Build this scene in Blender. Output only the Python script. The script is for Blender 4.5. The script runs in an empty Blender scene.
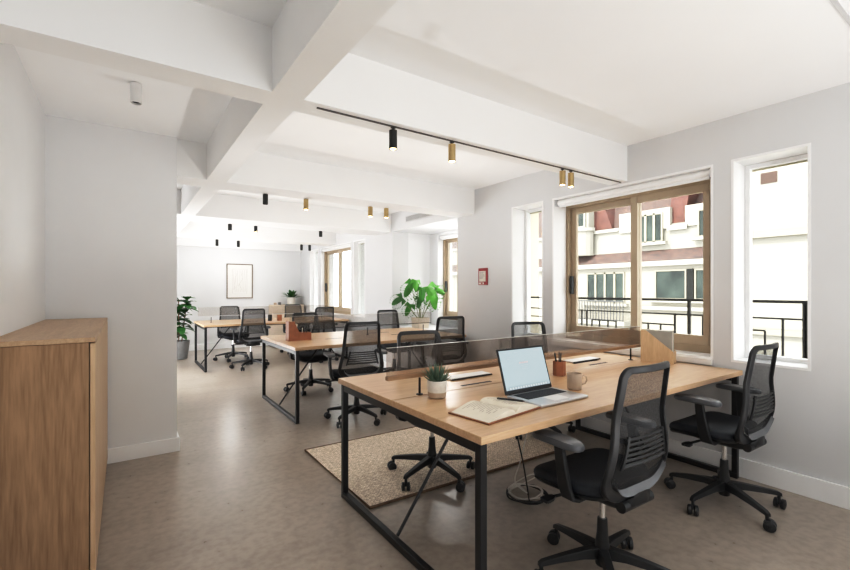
import bpy, bmesh, math, random
from mathutils import Vector, Matrix
random.seed(7)
PI = math.pi
R = math.radians
scene = bpy.context.scene
C = scene.collection

# ------------------------------------------------------------------ materials
def nodes(name):
    m = bpy.data.materials.new(name); m.use_nodes = True
    nt = m.node_tree
    return m, nt, nt.nodes['Principled BSDF'], nt.nodes['Material Output']

def setb(b, col=None, rough=.5, metal=0, spec=None, trans=0, ior=None, emit=None, es=0, coat=0):
    if col: b.inputs['Base Color'].default_value = (*col, 1)
    b.inputs['Roughness'].default_value = rough
    b.inputs['Metallic'].default_value = metal
    if spec is not None: b.inputs['Specular IOR Level'].default_value = spec
    if trans: b.inputs['Transmission Weight'].default_value = trans
    if ior: b.inputs['IOR'].default_value = ior
    if emit: b.inputs['Emission Color'].default_value = (*emit, 1); b.inputs['Emission Strength'].default_value = es
    if coat: b.inputs['Coat Weight'].default_value = coat

def mat(name, col, rough=.5, metal=0, var=.04, scale=12, bump=0, bscale=200, **k):
    """plain material with a little procedural variation"""
    m, nt, b, o = nodes(name)
    setb(b, col, rough, metal, **k)
    N = nt.nodes; L = nt.links
    tc = N.new('ShaderNodeTexCoord')
    if var:
        n = N.new('ShaderNodeTexNoise'); n.inputs['Scale'].default_value = scale; n.inputs['Detail'].default_value = 3
        r = N.new('ShaderNodeValToRGB')
        r.color_ramp.elements[0].position = .3; r.color_ramp.elements[1].position = .7
        r.color_ramp.elements[0].color = (*[max(0, c*(1-var)) for c in col], 1)
        r.color_ramp.elements[1].color = (*[min(1, c*(1+var)) for c in col], 1)
        L.new(tc.outputs['Object'], n.inputs['Vector']); L.new(n.outputs['Fac'], r.inputs['Fac'])
        L.new(r.outputs['Color'], b.inputs['Base Color'])
    if bump:
        n2 = N.new('ShaderNodeTexNoise'); n2.inputs['Scale'].default_value = bscale
        bp = N.new('ShaderNodeBump'); bp.inputs['Strength'].default_value = bump; bp.inputs['Distance'].default_value = .01
        L.new(tc.outputs['Object'], n2.inputs['Vector']); L.new(n2.outputs['Fac'], bp.inputs['Height'])
        L.new(bp.outputs['Normal'], b.inputs['Normal'])
    return m

def wood(name, c0, c1, axis='X', rough=.45, scale=1.0, rings=.6):
    m, nt, b, o = nodes(name); N = nt.nodes; L = nt.links
    setb(b, c0, rough)
    tc = N.new('ShaderNodeTexCoord'); mp = N.new('ShaderNodeMapping')
    s = {'X': (1.2, 14, 14), 'Y': (14, 1.2, 14), 'Z': (14, 14, 1.0)}[axis]
    mp.inputs['Scale'].default_value = [v*scale for v in s]
    L.new(tc.outputs['Object'], mp.inputs['Vector'])
    n = N.new('ShaderNodeTexNoise'); n.inputs['Scale'].default_value = 1.6; n.inputs['Detail'].default_value = 5; n.inputs['Roughness'].default_value = .6
    n.inputs['Distortion'].default_value = rings
    L.new(mp.outputs['Vector'], n.inputs['Vector'])
    mp2 = N.new('ShaderNodeMapping'); mp2.inputs['Scale'].default_value = [v*scale*4 for v in s]
    L.new(tc.outputs['Object'], mp2.inputs['Vector'])
    n2 = N.new('ShaderNodeTexNoise'); n2.inputs['Scale'].default_value = 2.5; n2.inputs['Detail'].default_value = 3
    L.new(mp2.outputs['Vector'], n2.inputs['Vector'])
    mix = N.new('ShaderNodeMath'); mix.operation = 'MULTIPLY_ADD'; mix.inputs[1].default_value = .45
    L.new(n2.outputs['Fac'], mix.inputs[0])
    ml = N.new('ShaderNodeMath'); ml.operation = 'MULTIPLY'; ml.inputs[1].default_value = .55
    L.new(n.outputs['Fac'], ml.inputs[0]); L.new(ml.outputs[0], mix.inputs[2])
    r = N.new('ShaderNodeValToRGB')
    r.color_ramp.elements[0].position = .36; r.color_ramp.elements[1].position = .62
    r.color_ramp.elements[0].color = (*c0, 1); r.color_ramp.elements[1].color = (*c1, 1)
    L.new(mix.outputs[0], r.inputs['Fac']); L.new(r.outputs['Color'], b.inputs['Base Color'])
    return m

M = {}
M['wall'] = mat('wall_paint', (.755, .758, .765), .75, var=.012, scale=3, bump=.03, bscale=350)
M['wall_shaded'] = mat('window_wall_paint', (.66, .664, .672), .75, var=.012, scale=3)  # room wall colour with the backlit window wall's shade mixed in
M['ceil'] = mat('ceiling_paint', (.865, .87, .875), .8, var=.01, scale=2)
M['beam'] = mat('beam_paint', (.83, .83, .828), .8, var=.012, scale=2)
M['trim'] = mat('white_trim', (.85, .85, .85), .4, var=.01)
M['oak'] = wood('desk_oak', (.52, .345, .205), (.64, .455, .30), 'X', .30)
M['oak_edge'] = wood('oak_edge', (.50, .31, .16), (.62, .40, .23), 'X', .5)
M['oak_rail'] = wood('brown_rail', (.27, .165, .09), (.36, .23, .135), 'X', .45)
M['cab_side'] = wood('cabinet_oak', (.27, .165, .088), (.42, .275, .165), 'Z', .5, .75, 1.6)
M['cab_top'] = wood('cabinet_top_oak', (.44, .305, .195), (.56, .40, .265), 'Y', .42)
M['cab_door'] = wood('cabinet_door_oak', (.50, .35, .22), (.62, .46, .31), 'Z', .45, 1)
M['pale'] = wood('pale_wood', (.60, .50, .40), (.70, .60, .49), 'X', .5, 2)
M['ply'] = wood('plywood', (.58, .42, .27), (.70, .53, .36), 'Z', .5, 2)
M['steel'] = mat('black_steel', (.016, .016, .018), .38, .0, var=.1)
M['plastic'] = mat('black_plastic', (.02, .021, .023), .38, var=.1)
M['plastic_s'] = mat('grey_black_plastic', (.028, .029, .032), .32, var=.1)
M['lip'] = mat('lip_sheen', (.16, .165, .175), .4, var=.05)  # sheen of the black frame put into the colour
M['pad'] = mat('arm_pad_rubber', (.11, .115, .125), .3, var=.05)
M['fabric'] = mat('seat_fabric', (.014, .017, .024), .62, var=.3, scale=60, bump=.2, bscale=900)
M['chrome'] = mat('chrome', (.75, .75, .75), .15, 1, var=0)
M['brass'] = mat('brass', (.50, .38, .21), .3, .8, var=.05)
M['blacklamp'] = mat('black_lamp', (.02, .02, .02), .4, var=.05)
M['bulb'] = mat('bulb_glow', (1, .85, .6), .5, var=0, emit=(1, .72, .38), es=14)
M['bronze'] = mat('bronze_frame', (.46, .38, .29), .45, .1, var=.04)
M['bronze_d'] = mat('bronze_dark', (.40, .325, .24), .5, .1, var=.04)
M['alu'] = mat('aluminium', (.62, .63, .65), .32, .8, var=.02)
M['screen_dark'] = mat('screen_bezel', (.012, .013, .016), .25, var=0)
M['key'] = mat('laptop_keys', (.03, .032, .04), .5, var=0)
M['white'] = mat('white_plastic', (.82, .82, .82), .45, var=.01)
M['paper'] = mat('paper', (.76, .715, .63), .8, var=.03, scale=30)
M['script'] = mat('handwriting_grey', (.42, .39, .35), .8, var=0)
M['ink'] = mat('ink', (.25, .24, .24), .8, var=0)
M['leather'] = mat('brown_cover', (.26, .11, .05), .5, var=.15)
M['terra'] = mat('tan_leather', (.34, .145, .075), .5, var=.12, scale=20)
M['mug'] = mat('mug_glaze', (.46, .36, .28), .45, var=.04, scale=40)
M['pot'] = mat('pot_ceramic', (.70, .67, .62), .55, var=.06, scale=60)
M['pot_d'] = mat('pot_base_clay', (.50, .40, .31), .6, var=.08, scale=60)
M['pot_m'] = mat('pale_clay', (.62, .54, .45), .6, var=.05)
M['pot_g'] = mat('grey_pot', (.22, .22, .22), .6, var=.08)
M['soil'] = mat('soil', (.06, .04, .025), .9, var=.3, scale=80)
M['leaf'] = mat('leaf_green', (.045, .19, .028), .4, var=.3, scale=6)
M['leaf_b'] = mat('leaf_bright', (.085, .29, .038), .38, var=.35, scale=6)
M['leaf_d'] = mat('leaf_dark', (.035, .13, .03), .38, var=.4, scale=9)
M['succ'] = mat('succulent', (.11, .175, .125), .5, var=.3, scale=40)
M['stem'] = mat('stem', (.16, .20, .07), .6, var=.2)
M['bark'] = mat('bark', (.16, .10, .06), .8, var=.3, scale=40)
M['cable_b'] = mat('cable_black', (.012, .012, .013), .45, var=0)
M['cable_w'] = mat('cable_white', (.62, .60, .56), .5, var=0)
M['red'] = mat('sign_red', (.30, .03, .035), .5, var=.05)
M['signw'] = mat('sign_panel', (.66, .62, .56), .6, var=.03)
M['track'] = mat('track_grey', (.10, .09, .085), .5, var=.05)
M['vent'] = mat('vent_grey', (.60, .60, .60), .5, var=.03)
M['ventd'] = mat('vent_slot', (.30, .30, .30), .6, var=.03)
M['folder'] = mat('grey_folder', (.40, .39, .36), .6, var=.08)
M['rail'] = mat('balcony_iron', (.035, .033, .032), .5, var=.05)
M['canvas'] = mat('print_paper', (.80, .785, .75), .8, var=.01)
M['line'] = mat('print_line', (.66, .64, .61), .8, var=0)
M['frame'] = mat('picture_frame', (.22, .17, .13), .5, var=.1)
# exterior
M['render'] = mat('cream_render', (.178, .163, .130), .85, var=.03, scale=.6)
M['render2'] = mat('pale_render', (.178, .166, .135), .85, var=.02, scale=.5)
M['extwhite'] = mat('cornice_white', (.20, .187, .155), .8, var=.02)
M['extbeige'] = mat('beige_render', (.16, .145, .11), .85, var=.03, scale=1)
M['bay_render'] = mat('bay_render', (.50, .45, .34), .85, var=.02)
M['shutter'] = mat('dark_shutter', (.02, .02, .019), 1, var=.1, spec=0)
M['street'] = mat('street', (.2, .2, .2), .9, var=.1, scale=1)
M['vbrown'] = mat('rust_brown', (.035, .02, .014), .9, var=.15, scale=6)

def brick_mat(name, c1, c2, mort, sx=1.0, rough=.85):
    m, nt, b, o = nodes(name); N = nt.nodes; L = nt.links
    setb(b, c1, rough)
    tc = N.new('ShaderNodeTexCoord')
    sep = N.new('ShaderNodeSeparateXYZ'); cmb = N.new('ShaderNodeCombineXYZ')
    L.new(tc.outputs['Object'], sep.inputs[0])
    L.new(sep.outputs['Y'], cmb.inputs['X']); L.new(sep.outputs['Z'], cmb.inputs['Y'])
    br = N.new('ShaderNodeTexBrick'); br.inputs['Scale'].default_value = 3.2*sx
    br.inputs['Color1'].default_value = (*c1, 1); br.inputs['Color2'].default_value = (*c2, 1); br.inputs['Mortar'].default_value = (*mort, 1)
    br.inputs['Mortar Size'].default_value = .03; br.inputs['Bias'].default_value = -.1
    L.new(cmb.outputs[0], br.inputs['Vector'])
    n = N.new('ShaderNodeTexNoise'); n.inputs['Scale'].default_value = 3.5; n.inputs['Detail'].default_value = 8; n.inputs['Roughness'].default_value = .75
    L.new(tc.outputs['Object'], n.inputs['Vector'])
    mx = N.new('ShaderNodeMixRGB'); mx.blend_type = 'MULTIPLY'; mx.inputs['Fac'].default_value = .75
    r = N.new('ShaderNodeValToRGB'); r.color_ramp.elements[0].position = .3; r.color_ramp.elements[1].position = .7
    r.color_ramp.elements[0].color = (.30, .30, .30, 1); r.color_ramp.elements[1].color = (1.5, 1.4, 1.35, 1)
    L.new(n.outputs['Fac'], r.inputs['Fac']); L.new(br.outputs['Color'], mx.inputs['Color1']); L.new(r.outputs['Color'], mx.inputs['Color2'])
    L.new(mx.outputs['Color'], b.inputs['Base Color'])
    return m
M['tile'] = brick_mat('roof_tiles', (.075, .042, .032), (.040, .029, .025), (.025, .019, .018))
M['brick'] = brick_mat('red_brick', (.085, .030, .021), (.065, .025, .018), (.04, .022, .018), 1.6)

def floor_mat():
    m, nt, b, o = nodes('polished_concrete'); N = nt.nodes; L = nt.links
    setb(b, (.25, .21, .17), .35)
    tc = N.new('ShaderNodeTexCoord')
    def noise(s, d, dist=0, mp=None):
        n = N.new('ShaderNodeTexNoise'); n.inputs['Scale'].default_value = s; n.inputs['Detail'].default_value = d; n.inputs['Distortion'].default_value = dist
        if mp:
            q = N.new('ShaderNodeMapping'); q.inputs['Scale'].default_value = mp; q.inputs['Rotation'].default_value = (0, 0, R(35))
            L.new(tc.outputs['Object'], q.inputs['Vector']); L.new(q.outputs['Vector'], n.inputs['Vector'])
        else: L.new(tc.outputs['Object'], n.inputs['Vector'])
        return n
    n1 = noise(.9, 7, .2)
    r1 = N.new('ShaderNodeValToRGB'); e = r1.color_ramp.elements
    e[0].position = .30; e[0].color = (.36, .31, .262, 1); e[1].position = .70; e[1].color = (.45, .40, .35, 1)
    L.new(n1.outputs['Fac'], r1.inputs['Fac'])
    n2 = noise(1.0, 4, .3, (.8, 4, 1))
    r2 = N.new('ShaderNodeValToRGB'); e = r2.color_ramp.elements
    e[0].position = .25; e[0].color = (.70, .68, .66, 1); e[1].position = .48; e[1].color = (1, 1, 1, 1)
    L.new(n2.outputs['Fac'], r2.inputs['Fac'])
    mx = N.new('ShaderNodeMixRGB'); mx.blend_type = 'MULTIPLY'; mx.inputs['Fac'].default_value = .4
    L.new(r1.outputs['Color'], mx.inputs['Color1']); L.new(r2.outputs['Color'], mx.inputs['Color2'])
    n3 = noise(22, 6)
    r3 = N.new('ShaderNodeValToRGB'); e = r3.color_ramp.elements
    e[0].position = .35; e[0].color = (.88, .87, .86, 1); e[1].position = .6; e[1].color = (1.04, 1.04, 1.04, 1)
    L.new(n3.outputs['Fac'], r3.inputs['Fac'])
    mx2 = N.new('ShaderNodeMixRGB'); mx2.blend_type = 'MULTIPLY'; mx2.inputs['Fac'].default_value = 1
    L.new(mx.outputs['Color'], mx2.inputs['Color1']); L.new(r3.outputs['Color'], mx2.inputs['Color2'])
    L.new(mx2.outputs['Color'], b.inputs['Base Color'])
    rr = N.new('ShaderNodeMapRange'); rr.inputs['To Min'].default_value = .24; rr.inputs['To Max'].default_value = .36
    L.new(n3.outputs['Fac'], rr.inputs['Value']); L.new(rr.outputs[0], b.inputs['Roughness'])
    bp = N.new('ShaderNodeBump'); bp.inputs['Strength'].default_value = .05; bp.inputs['Distance'].default_value = .01
    L.new(n3.outputs['Fac'], bp.inputs['Height']); L.new(bp.outputs['Normal'], b.inputs['Normal'])
    return m
M['floor'] = floor_mat()

def rug_mat():
    m, nt, b, o = nodes('jute_rug'); N = nt.nodes; L = nt.links
    setb(b, (.5, .4, .28), .95)
    tc = N.new('ShaderNodeTexCoord')
    br = N.new('ShaderNodeTexBrick'); br.inputs['Scale'].default_value = 24
    br.inputs['Color1'].default_value = (.97, .88, .77, 1); br.inputs['Color2'].default_value = (.87, .77, .65, 1); br.inputs['Mortar'].default_value = (.54, .43, .33, 1)
    br.inputs['Mortar Size'].default_value = .035; br.inputs['Row Height'].default_value = .3; br.inputs['Brick Width'].default_value = .55
    n = N.new('ShaderNodeTexNoise'); n.inputs['Scale'].default_value = 60; n.inputs['Detail'].default_value = 4
    L.new(tc.outputs['Object'], n.inputs['Vector'])
    ad = N.new('ShaderNodeVectorMath'); ad.operation = 'MULTIPLY_ADD'; ad.inputs[1].default_value = (.02, .02, .02)
    L.new(n.outputs['Color'], ad.inputs[0]); L.new(tc.outputs['Object'], ad.inputs[2]); L.new(ad.outputs[0], br.inputs['Vector'])
    mx = N.new('ShaderNodeMixRGB'); mx.blend_type = 'MULTIPLY'; mx.inputs['Fac'].default_value = .7
    r = N.new('ShaderNodeValToRGB'); r.color_ramp.elements[0].position = .35; r.color_ramp.elements[1].position = .65
    r.color_ramp.elements[0].color = (.6, .55, .5, 1); r.color_ramp.elements[1].color = (1.15, 1.15, 1.15, 1)
    L.new(n.outputs['Fac'], r.inputs['Fac']); L.new(br.outputs['Color'], mx.inputs['Color1']); L.new(r.outputs['Color'], mx.inputs['Color2'])
    L.new(mx.outputs['Color'], b.inputs['Base Color'])
    bp = N.new('ShaderNodeBump'); bp.inputs['Strength'].default_value = .8; bp.inputs['Distance'].default_value = .006
    L.new(br.outputs['Fac'], bp.inputs['Height']); bp.invert = True
    L.new(bp.outputs['Normal'], b.inputs['Normal'])
    return m
M['rug'] = rug_mat()

def mesh_fabric(name, alpha, col):
    m, nt, b, o = nodes(name); N = nt.nodes; L = nt.links
    setb(b, col, .6)
    tr = N.new('ShaderNodeBsdfTransparent'); mx = N.new('ShaderNodeMixShader')
    tc = N.new('ShaderNodeTexCoord'); w = N.new('ShaderNodeTexNoise'); w.inputs['Scale'].default_value = 160
    L.new(tc.outputs['Object'], w.inputs['Vector'])
    mr = N.new('ShaderNodeMapRange'); mr.inputs['From Min'].default_value = .35; mr.inputs['From Max'].default_value = .65
    mr.inputs['To Min'].default_value = alpha-.06; mr.inputs['To Max'].default_value = alpha+.06
    L.new(w.outputs['Fac'], mr.inputs['Value']); L.new(mr.outputs[0], mx.inputs['Fac'])
    L.new(tr.outputs[0], mx.inputs[1]); L.new(b.outputs[0], mx.inputs[2]); L.new(mx.outputs[0], o.inputs['Surface'])
    return m
M['mesh'] = mesh_fabric('chair_mesh', .66, (.022, .023, .026))

def glass(name, tint, fac, rough=0, body=None, bfac=0):
    """thin pane: transparent mixed with glossy reflection and optional body tint"""
    m, nt, b, o = nodes(name); N = nt.nodes; L = nt.links
    N.remove(b)
    tr = N.new('ShaderNodeBsdfTransparent'); tr.inputs['Color'].default_value = (*tint, 1)
    gl = N.new('ShaderNodeBsdfGlossy'); gl.inputs['Roughness'].default_value = rough
    lw = N.new('ShaderNodeFresnel'); lw.inputs['IOR'].default_value = 1.45
    ml = N.new('ShaderNodeMath'); ml.operation = 'MULTIPLY'; ml.inputs[1].default_value = fac
    L.new(lw.outputs[0], ml.inputs[0])
    mx = N.new('ShaderNodeMixShader'); L.new(ml.outputs[0], mx.inputs['Fac'])
    if body:
        df = N.new('ShaderNodeBsdfDiffuse'); df.inputs['Color'].default_value = (*body, 1)
        m2 = N.new('ShaderNodeMixShader'); m2.inputs['Fac'].default_value = bfac
        L.new(tr.outputs[0], m2.inputs[1]); L.new(df.outputs[0], m2.inputs[2]); L.new(m2.outputs[0], mx.inputs[1])
    else: L.new(tr.outputs[0], mx.inputs[1])
    L.new(gl.outputs[0], mx.inputs[2]); L.new(mx.outputs[0], o.inputs['Surface'])
    return m
M['glass'] = glass('window_glass', (.97, .98, .97), .35)
M['smoke'] = glass('smoked_screen', (.85, .81, .78), .45, .02, (.45, .38, .33), .06)
M['clear_smoke'] = glass('clear_screen', (.93, .92, .91), .5, .02, (.5, .48, .45), .04)
M['edge'] = mat('glass_edge', (.55, .54, .52), .3, var=0)
M['extglass'] = mat('dark_pane', (.014, .019, .015), .3, var=.6, scale=1.2, spec=.25)

def screen_mat():
    m, nt, b, o = nodes('laptop_display'); N = nt.nodes; L = nt.links
    setb(b, (.03, .035, .04), .2)
    tc = N.new('ShaderNodeTexCoord'); n = N.new('ShaderNodeTexNoise'); n.inputs['Scale'].default_value = 3
    L.new(tc.outputs['Object'], n.inputs['Vector'])
    r = N.new('ShaderNodeValToRGB'); r.color_ramp.elements[0].color = (.55, .68, .73, 1); r.color_ramp.elements[1].color = (.66, .76, .79, 1)
    L.new(n.outputs['Fac'], r.inputs['Fac']); L.new(r.outputs['Color'], b.inputs['Emission Color'])
    b.inputs['Emission Strength'].default_value = .36
    return m
M['screen'] = screen_mat()
def emi(name, col, s):
    return mat(name, (.1, .1, .1), .5, var=0, emit=col, es=s*.48)
M['scr_text'] = emi('display_text', (.45, .52, .56), .75)
M['scr_pink'] = emi('display_title', (.72, .55, .55), .75)
M['dock'] = emi('display_dock', (.30, .40, .45), .7)
M['icon'] = emi('display_icon', (.75, .82, .85), .8)

# ------------------------------------------------------------------ mesh builder
class MB:
    def __init__(s): s.bm = bmesh.new()
    def box(s, x0, y0, z0, x1, y1, z1):
        v = [s.bm.verts.new(p) for p in ((x0,y0,z0),(x1,y0,z0),(x1,y1,z0),(x0,y1,z0),(x0,y0,z1),(x1,y0,z1),(x1,y1,z1),(x0,y1,z1))]
        for f in ((0,3,2,1),(4,5,6,7),(0,1,5,4),(1,2,6,5),(2,3,7,6),(3,0,4,7)): s.bm.faces.new([v[i] for i in f])
        return s
    def bar(s, p, q, w0, h0, w1=None, h1=None, up=(0, 0, 1)):
        p, q = Vector(p), Vector(q); d = (q-p).normalized(); u = Vector(up)
        if abs(d.dot(u)) > .99: u = Vector((0, 1, 0))
        sd = d.cross(u).normalized(); u = sd.cross(d).normalized()
        w1 = w0 if w1 is None else w1; h1 = h0 if h1 is None else h1
        a = [s.bm.verts.new(c+sd*w*i/2+u*h*j/2) for c, w, h in ((p, w0, h0), (q, w1, h1)) for i, j in ((-1,-1),(1,-1),(1,1),(-1,1))]
        for f in ((3,2,1,0),(4,5,6,7),(0,1,5,4),(1,2,6,5),(2,3,7,6),(3,0,4,7)): s.bm.faces.new([a[i] for i in f])
        return s
    def tube(s, pts, r, seg=8, cap=True, closed=False):
        pts = [Vector(p) for p in pts]; n = len(pts); rings = []
        rr = r if isinstance(r, (list, tuple)) else [r]*n
        prev = None
        for i, p in enumerate(pts):
            if closed: d = (pts[(i+1) % n]-pts[i-1]).normalized()
            else: d = (pts[min(i+1, n-1)]-pts[max(i-1, 0)]).normalized()
            if prev is None:
                a = Vector((0, 0, 1)) if abs(d.z) < .9 else Vector((1, 0, 0)); sd = d.cross(a).normalized()
            else:
                sd = (prev-d*prev.dot(d)).normalized()
            prev = sd; u = d.cross(sd).normalized()
            rings.append([s.bm.verts.new(p+(sd*math.cos(2*PI*k/seg)+u*math.sin(2*PI*k/seg))*rr[i]) for k in range(seg)])
        for i in range(n if closed else n-1):
            a, b = rings[i], rings[(i+1) % n]
            for k in range(seg): s.bm.faces.new((a[k], a[(k+1) % seg], b[(k+1) % seg], b[k]))
        if cap and not closed:
            s.bm.faces.new(rings[0][::-1]); s.bm.faces.new(rings[-1])
        return s
    def cyl(s, p, q, r0, r1=None, seg=16): return s.tube([p, q], [r0, r0 if r1 is None else r1], seg)
    def lathe(s, prof, c=(0, 0, 0), seg=24, cap0=True, cap1=True):
        c = Vector(c); rings = []
        for r, z in prof: rings.append([s.bm.verts.new(c+Vector((r*math.cos(2*PI*k/seg), r*math.sin(2*PI*k/seg), z))) for k in range(seg)])
        for a, b in zip(rings, rings[1:]):
            for k in range(seg): s.bm.faces.new((a[k], a[(k+1) % seg], b[(k+1) % seg], b[k]))
        if cap0: s.bm.faces.new(rings[0][::-1])
        if cap1: s.bm.faces.new(rings[-1])
        return s
    def loft(s, rings, cap=True, closed=True):
        R_ = [[s.bm.verts.new(p) for p in r] for r in rings]; n = len(R_[0])
        for a, b in zip(R_, R_[1:]):
            for k in range(n if closed else n-1): s.bm.faces.new((a[k], a[(k+1) % n], b[(k+1) % n], b[k]))
        if cap and closed: s.bm.faces.new(R_[0][::-1]); s.bm.faces.new(R_[-1])
        return s
    def prism(s, poly, axis, a, b):
        def P(u, v, w): return {'X': (w, u, v), 'Y': (u, w, v), 'Z': (u, v, w)}[axis]
        A = [s.bm.verts.new(P(u, v, a)) for u, v in poly]; B = [s.bm.verts.new(P(u, v, b)) for u, v in poly]
        n = len(poly); s.bm.faces.new(A[::-1]); s.bm.faces.new(B)
        for k in range(n): s.bm.faces.new((A[k], A[(k+1) % n], B[(k+1) % n], B[k]))
        return s
    def face(s, pts): s.bm.faces.new([s.bm.verts.new(p) for p in pts]); return s
    def build(s, name, m, parent=None, smooth=False, bevel=0, loc=None, seg=2, normals=True):
        if normals: bmesh.ops.recalc_face_normals(s.bm, faces=s.bm.faces)
        me = bpy.data.meshes.new(name); s.bm.to_mesh(me); s.bm.free()
        me.materials.append(m)
        if smooth:
            for p in me.polygons: p.use_smooth = True
        o = bpy.data.objects.new(name, me); C.objects.link(o)
        if parent: o.parent = parent
        if loc: o.location = loc
        if bevel:
            b = o.modifiers.new('bevel', 'BEVEL'); b.width = bevel; b.segments = seg; b.limit_method = 'ANGLE'; b.angle_limit = R(40)
        if smooth:
            try: me.set_sharp_from_angle(angle=R(42))
            except Exception: pass
        return o

def tag(o, label=None, cat=None, group=None, kind=None):
    if label: o['label'] = label
    if cat: o['category'] = cat
    if group: o['group'] = group
    if kind: o['kind'] = kind
    return o
def thing(name, label, cat, loc=(0, 0, 0), rz=0, group=None):
    o = bpy.data.objects.new(name, None); C.objects.link(o); o.empty_display_size = .1
    o.location = loc; o.rotation_euler = (0, 0, rz)
    return tag(o, label, cat, group)
def kids(o): return [c for c in C.objects if c.parent == o]
def copy_tree(o, parent=None):
    c = o.copy(); C.objects.link(c); c.parent = parent
    for ch in kids(o): copy_tree(ch, c)
    return c
def struct(mb, name, m, bevel=0):
    return tag(mb.build(name, m, bevel=bevel), kind='structure')

# ------------------------------------------------------------------ room shell
XW, XL = 3.52, -.457
ZC, ZB = 2.517, 2.216
YB, YF = -3.2, 10.45
WT = .30                                              # window wall thickness
XO = XW+WT
struct(MB().box(XL-.2, YB-.2, -.15, 5.0, YF+.2, 0), 'floor', M['floor'])
struct(MB().box(XL-.2, YB-.2, ZC, 5.0, YF+.2, ZC+.2), 'ceiling', M['ceil'])
struct(MB().box(XL-.2, YB-.2, 0, XL, YF+.2, ZC), 'wall_left', M['wall'])
struct(MB().box(XL, YF, 0, XO, YF+.2, ZC), 'wall_far', M['wall'])
# wall behind the viewer
struct(MB().box(XL, YB-.2, 0, XO, YB, ZC), 'wall_back', M['wall'])
# window wall: openings listed as (y0, y1, z0, z1)
OPEN = [(-2.1, -.9, .79, 2.2), (.877, 1.303, .79, 2.205), (1.425, 2.862, .79, 2.2), (2.985, 3.419, .77, 2.2),
        (6.99, 7.46, .8, 2.2), (7.57, 9.10, .8, 2.2), (9.26, 9.79, .8, 2.2)]
BAY0, BAY1, XBAY, ZBAY = 4.374, 6.03, 4.25, 2.225
mb = MB()
def wall_run(mb, ya, yb, ops, x0, x1):
    y = ya
    for (a, b, z0, z1) in ops:
        mb.box(x0, y, 0, x1, a, ZC); mb.box(x0, a, 0, x1, b, z0); mb.box(x0, a, z1, x1, b, ZC); y = b
    mb.box(x0, y, 0, x1, yb, ZC)
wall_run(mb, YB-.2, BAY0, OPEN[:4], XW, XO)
struct(mb, 'wall_right', M['wall_shaded'])
mb = MB(); wall_run(mb, BAY1, YF+.2, OPEN[4:], XW, XO); struct(mb, 'wall_right_far', M['wall_shaded'])
# bay recess
struct(MB().box(XW, BAY0, ZBAY, XBAY+.3, BAY1, ZC), 'trim_1', M['wall_shaded'])          # bulkhead over the recess
struct(MB().box(XO, BAY1, 0, XBAY+.3, BAY1+.2, ZC), 'wall_bay_far', M['wall'])
BW = (5.0, 5.80, .80, 2.20)
struct(MB().box(XBAY, BAY0, 0, XBAY+.3, BW[0], ZBAY).box(XBAY, BW[1], 0, XBAY+.3, BAY1, ZBAY)
       .box(XBAY, BW[0], 0, XBAY+.3, BW[1], BW[2]).box(XBAY, BW[0], BW[3], XBAY+.3, BW[1], ZBAY), 'wall_bay', M['wall'])
struct(MB().box(XO, BAY0-.12, -4, 4.92, BAY0+.0, 3.2), 'wall_bay_near', M['bay_render'])
# partition with baseboards
YP, XP = 4.015, .345
struct(MB().box(XL, YP, 0, XP, YP+.16, ZC), 'wall_partition', M['wall'])
struct(MB().box(XL, YP-.018, 0, XP+.018, YP, .11).box(XP, YP, 0, XP+.018, YP+.178, .11), 'baseboard_partition', M['trim'], .003)
struct(MB().box(XW-.018, YB, 0, XW, BAY0, .13), 'baseboard_right', M['trim'], .003)
struct(MB().box(XW-.018, BAY1, 0, XW, YF, .12), 'baseboard_right_far', M['trim'], .003)
struct(MB().box(XL, YF-.018, 0, XW, YF, .12), 'baseboard_far', M['trim'], .003)
struct(MB().box(XL, YB, 0, XL+.018, YP, .11), 'baseboard_left', M['trim'], .003)

# beams
XB0, XB1 = .565, .717
struct(MB().box(XB0, YB, ZB, XB1, YF, ZC), 'trim_2', M['beam'])
BEAMS = [(-1.9, -1.73), (2.078, 2.24), (4.045, 4.36), (6.08, 6.60), (8.30, 8.75), (10.30, 10.45)]
for i, (a, b) in enumerate(BEAMS):
    struct(MB().box(XL, a, ZB, XB0, b, ZC), 'trim_%d' % (3+2*i), M['beam'])
    struct(MB().box(XB1, a, ZB, XW, b, ZC), 'trim_%d' % (4+2*i), M['beam'])

# ------------------------------------------------------------------ windows
XG = 3.71
wn = [0]
def win_group(name):
    wn[0] += 1
    o = bpy.data.objects.new('window_%d' % wn[0], None); C.objects.link(o); o['kind'] = 'structure'
    return o
def frame_rect(mb, x0, x1, y0, y1, z0, z1, w, wb=None):
    wb = wb or w
    mb.box(x0, y0, z0, x1, y0+w, z1).box(x0, y1-w, z0, x1, y1, z1).box(x0, y0+w, z0, x1, y1-w, z0+wb).box(x0, y0+w, z1-w, x1, y1-w, z1)
def lining(root, y0, y1, z0, z1, x0=XW, t=.012, xg=XG):
    mb = MB(); p = .004
    mb.box(x0-p, y0-p, z0-p, xg, y0+t, z1+p).box(x0-p, y1-t, z0-p, xg, y1+p, z1+p).box(x0-p, y0+t, z0-p, xg, y1-t, z0+t).box(x0-p, y0+t, z1-t, xg, y1-t, z1+p)
    mb.build('window_reveal', M['trim'], root)
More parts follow.
